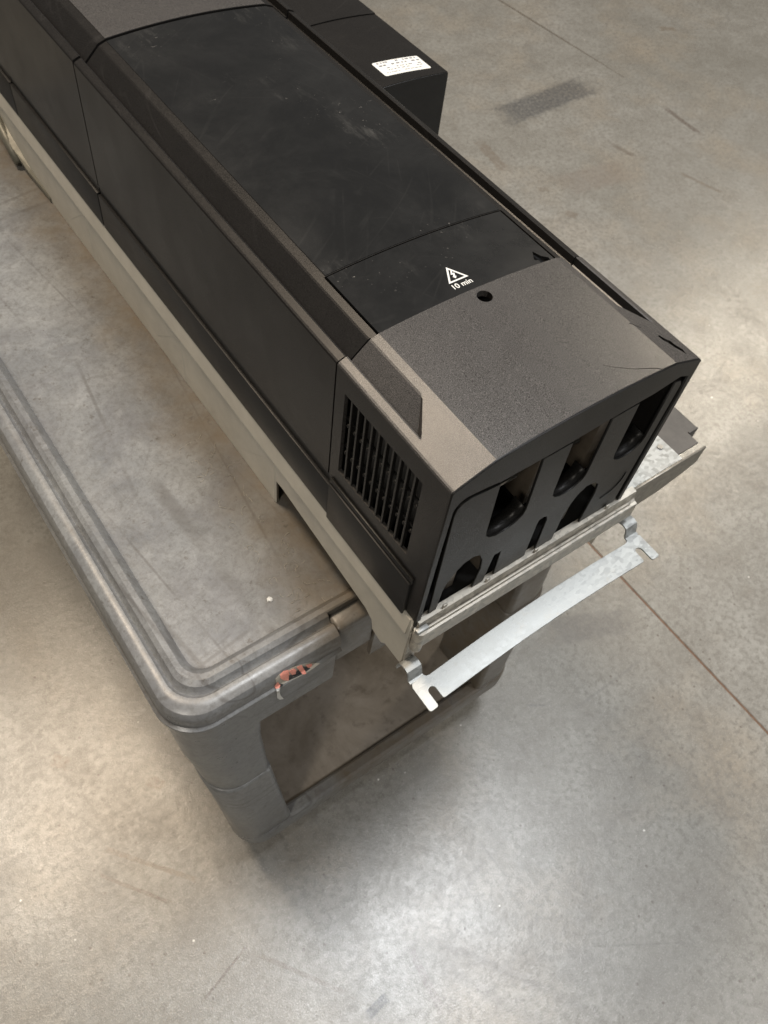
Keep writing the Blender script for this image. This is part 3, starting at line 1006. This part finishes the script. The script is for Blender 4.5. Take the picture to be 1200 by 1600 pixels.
# right-hand wing of the chassis and the side module on it
wing = [(0.330, 0.012), (0.488, 0.012), (0.488, 0.032), (0.507, 0.032), (0.507, M2), (0.330, M2)]
WG = add_mesh('wing_plate', sheet(wing, [], 0.003, 'xy', -0.2550), M['wing'], DR)
WG['label'] = 'dark grey sheet wing beside the end cover'
zn = [(0.332, 0.004), (0.446, 0.004), (0.446, 0.062), (0.332, 0.062)]
hole = [(0.4150 + 0.0035 * math.cos(2 * math.pi * i / 14), 0.042 + 0.0035 * math.sin(2 * math.pi * i / 14)) for i in range(14)]
ZP = add_mesh('zinc_plate', sheet(zn, [hole], 0.0016, 'xy', -0.2516), M['zinc'], DR)
add_mesh('screw', cyl_me((0.4330, 0.0330), 0.0038, -0.2499, -0.2480, 14), M['steel'], ZP)
fr = [(0.3360, -0.2485), (0.3360, -0.2900), (0.3700, -0.3050), (0.4200, -0.3020), (0.4600, -0.2920), (0.4880, -0.2800), (0.4880, -0.2485)]
add_mesh('wing_front', sheet(fr, [], 0.0030, 'xz', -0.0005, 0.0004), M['wing_metal'], WG)
box('wing_bracket', (0.4895, 0.5075, 0.0295, 0.0318, -0.2850, -0.2510), M['wing'], WG, 0.0006)
box('wing_side', (0.5040, 0.5068, 0.066, M2, -0.3400, -0.2560), M['chassis'], WG, 0.0)


def ztm(x):
    t = (x - 0.41) / 0.09
    return -0.053 - 0.005 * t * t


def mod(y0, y1, dz):
    prof = [(0.326, -0.250, 0.330, -0.250), (0.326, -0.075 + dz, 0.331, -0.080)]
    for i in range(13):
        x = 0.328 + 0.171 * i / 12
        prof.append((x, ztm(x) + dz, min(max(x, 0.332), 0.494), ztm(x) - 0.006))
    prof += [(0.5, -0.075 + dz, 0.4955, -0.080), (0.5, -0.250, 0.496, -0.250)]
    return shell([(prof, y0), (prof, y1)])


SM = add_mesh('side_module', mod(0.6290, 0.8130, 0.0), M['side'], DR, True, 0.4)
SM['label'] = 'shorter dark module on the right flank carrying a white label'
add_mesh('module_front', sheet([(0.3265, -0.2500), (0.3265, -0.0650)] + [(0.328 + 0.171 * i / 12, ztm(0.328 + 0.171 * i / 12) - 0.0008) for i in range(13)] + [(0.4995, -0.0650), (0.4995, -0.2500)], [], 0.0040, 'xz', 0.6280), M['inner'], SM)
add_mesh('module_cap', mod(0.8145, M2, 0.0012), M['side'], SM, True, 0.4)
lb = [on_z(x, y, Z0 - 0.0535) for x, y in ((580, 100), (657, 88), (664, 104), (600, 127))]
lx = [(p.x, p.y) for p in lb]
x0, x1 = 0.4015, 0.4805
y0, y1 = 0.6470, 0.6840
me = sheet(rrect(x0, x1, y0, y1, 0.003, 4), [], 0.0003, 'xy', 0.0)
bm = bmesh.new()
bm.from_mesh(me)
for i in range(1, 10):
    bmesh.ops.bisect_plane(bm, geom=bm.verts[:] + bm.edges[:] + bm.faces[:], plane_co=(x0 + (x1 - x0) * i / 10, 0, 0), plane_no=(1, 0, 0))
for v in bm.verts:
    v.co.z += ztm(v.co.x) + 0.0003
    v.co.y += (v.co.x - 0.44) * -0.06
bm.to_mesh(me)
bm.free()
LBL = add_mesh('printed_label', me, M['white'], SM)
LBL['label'] = 'small white label with faint grey print'

bm = bmesh.new()
for r_i, yy in enumerate((0.0315, 0.0245, 0.0175, 0.0125, 0.0060)):
    x = x0 + 0.006
    while x < x1 - 0.008:
        ww = random.uniform(0.002, 0.0065)
        if random.random() < 0.62:
            hh = (0.0030, 0.0030, 0.0018, 0.0014, 0.0012)[r_i]
            vs = []
            for a, b in ((x, yy), (x + ww, yy), (x + ww, yy + hh), (x, yy + hh)):
                vs.append(bm.verts.new((a, y0 + b + (a - 0.44) * -0.06, ztm(a) + 0.0009)))
            bm.faces.new(vs)
        x += ww + random.uniform(0.001, 0.004)
add_mesh('label_print', bm_mesh(bm), M['ink'], LBL)

# lifting bracket at the far left of the chassis
LB = add_mesh('lifting_bracket', loft_loops([[(-0.002, y, z), (-0.002 - q, y, z - 0.003), (-0.002 - q, y, z - 0.010), (-0.002, y, z - 0.010)] for y, z, q in ((1.02, -0.350, 0.002), (1.10, -0.345, 0.006), (1.15, -0.330, 0.009), (1.24, -0.300, 0.010), (1.34, -0.292, 0.010))]), M['dark_steel'], DR)
add_mesh('bracket_rod', tube_me([(-0.010, 1.135, -0.350), (-0.010, 1.18, -0.330), (-0.010, 1.27, -0.275)], 0.0085, 12), M['dark_steel'], LB, True)

# zinc gland bracket hanging in front ----------------------------------------------
# strip lies nearly level, a little lower at the left; s runs along it


def strip_z(x):
    t = (x + 0.006) / 0.364
    return -0.3470 + 0.0340 * t + 0.005 * math.sin(math.pi * min(max(t, 0), 1))


XL, XR = -0.0100, 0.3560
YA, YB = -0.0275, -0.0640


def rnd(c, r, a0, a1, k=5):
    return [(c[0] + r * math.cos(math.radians(a0 + (a1 - a0) * i / k)), c[1] + r * math.sin(math.radians(a0 + (a1 - a0) * i / k))) for i in range(k + 1)]


out = [(XL, YA - 0.0055)] + rnd((XL + 0.003, YB - 0.001), 0.003, 180, 270) + rnd((XL + 0.0095, YB - 0.001), 0.003, 270, 360)
out += rnd((XL + 0.0175, YB + 0.0150), 0.0050, 180, 0, 8) + rnd((XL + 0.0255, YB + 0.0030), 0.003, 180, 270)
for i in range(1, 24):
    out.append((XL + 0.03 + (XR - XL - 0.06) * i / 24, YB))
out += rnd((XR - 0.0255, YB + 0.0030), 0.003, 270, 360) + rnd((XR - 0.0175, YB + 0.0150), 0.0050, 180, 0, 8)
out += rnd((XR - 0.0095, YB - 0.001), 0.003, 180, 270) + rnd((XR - 0.003, YB - 0.001), 0.003, 270, 360)
out += [(XR, YA - 0.004), (XR - 0.003, YA), (XR - 0.020, YA), (XR - 0.022, YA - 0.003), (XR - 0.026, YA - 0.004)]
for i in range(1, 24):
    out.append((XR - 0.026 - (XR - XL - 0.052) * i / 24, YA - 0.004))
out += [(XL + 0.026, YA - 0.004), (XL + 0.022, YA - 0.003), (XL + 0.020, YA), (XL + 0.003, YA)]
me = sheet(out, [], 0.0024, 'xy', 0.0, 0.0003)
bm = bmesh.new()
bm.from_mesh(me)
for i in range(1, 40):
    bmesh.ops.bisect_plane(bm, geom=bm.verts[:] + bm.edges[:] + bm.faces[:], plane_co=(XL + (XR - XL) * i / 40, 0, 0), plane_no=(1, 0, 0))
for v in bm.verts:
    t = (v.co.x - XL) / (XR - XL)
    v.co.z += strip_z(v.co.x)
    v.co.y += 0.004 * math.sin(math.pi * t) - 0.004 * t
bm.to_mesh(me)
bm.free()
BR = add_mesh('gland_bracket', me, M['zinc'], DR)
BR['label'] = 'bright galvanised strip with slotted ends hanging in front of the chassis'
# bent clamps joining strip and chassis
for x0, x1, x in ((XL, XL + 0.0205, XL), (XR - 0.0205, XR, XR)):
    zz = strip_z((x0 + x1) / 2)
    dy = 0.0 if x == XL else -0.004
    k = 0.80
    path = [(YA + k * a + dy * (1 - max(0, i - 6) / 3), zz + 0.0012 + b) for i, (a, b) in enumerate(((-0.0010, 0.0), (0.004, 0.0004), (0.0065, 0.004), (0.0080, 0.0105), (0.0115, 0.0155), (0.0170, 0.0170),
            (0.0235, 0.0165), (0.0290, 0.0130), (0.0325, 0.0060), (0.0335, -0.004 if x == XL else 0.030)))]
    lo = []
    for i, (y, z) in enumerate(path):
        a = path[max(i - 1, 0)]
        b = path[min(i + 1, len(path) - 1)]
        d = Vector((b[0] - a[0], b[1] - a[1])).normalized()
        nn = Vector((-d.y, d.x)) * 0.0012
        lo.append([(x0, y + nn.x, z + nn.y), (x1, y + nn.x, z + nn.y), (x1, y - nn.x, z - nn.y), (x0, y - nn.x, z - nn.y)])
    add_mesh('bracket_clamp', loft_loops(lo), M['zinc'], BR, True, 0.7)

# ------------------------------------------------------------------ crumbs on the tray
p_ = on_z(421, 937, Z0 + TZ)
bm = bmesh.new()
bmesh.ops.create_icosphere(bm, subdivisions=2, radius=0.0034)
for v in bm.verts:
    v.co *= random.uniform(0.75, 1.2)
    v.co.z = max(v.co.z * 0.45, -0.0012)
bmesh.ops.translate(bm, verts=bm.verts, vec=(p_.x, p_.y, Z0 + TZ + 0.0012))
me = bm_mesh(bm)
me.materials.append(M['white'])
o = bpy.data.objects.new('paint_crumb', me)
COL.objects.link(o)
o['label'] = 'tiny white paint crumb lying on the grey tray near its rim'
o['category'] = 'crumb'
bm = bmesh.new()
for i in range(46):
    x, y = random.uniform(-0.075, -0.018), random.uniform(0.14, 0.46) if i % 3 else random.uniform(0.13, 0.24)
    a, k = random.uniform(0, 6.28), random.uniform(-260, 260)
    pts, n_ = [], random.randint(6, 12)
    for j in range(n_):
        pts.append((x, y, Z0 + TZ + 0.0004 + 0.0008 * math.sin(j)))
        x += 0.0022 * math.cos(a)
        y += 0.0022 * math.sin(a)
        a += k * 0.0022
    t = tube_me(pts, random.uniform(0.00018, 0.0003), 4)
    bm.from_mesh(t)
    bpy.data.meshes.remove(t)
me = bm_mesh(bm)
me.materials.append(M['paper'])
o = bpy.data.objects.new('lint', me)
COL.objects.link(o)
o['kind'] = 'stuff'
o['label'] = 'pale lint and fibres caught on the tray beside the drive'
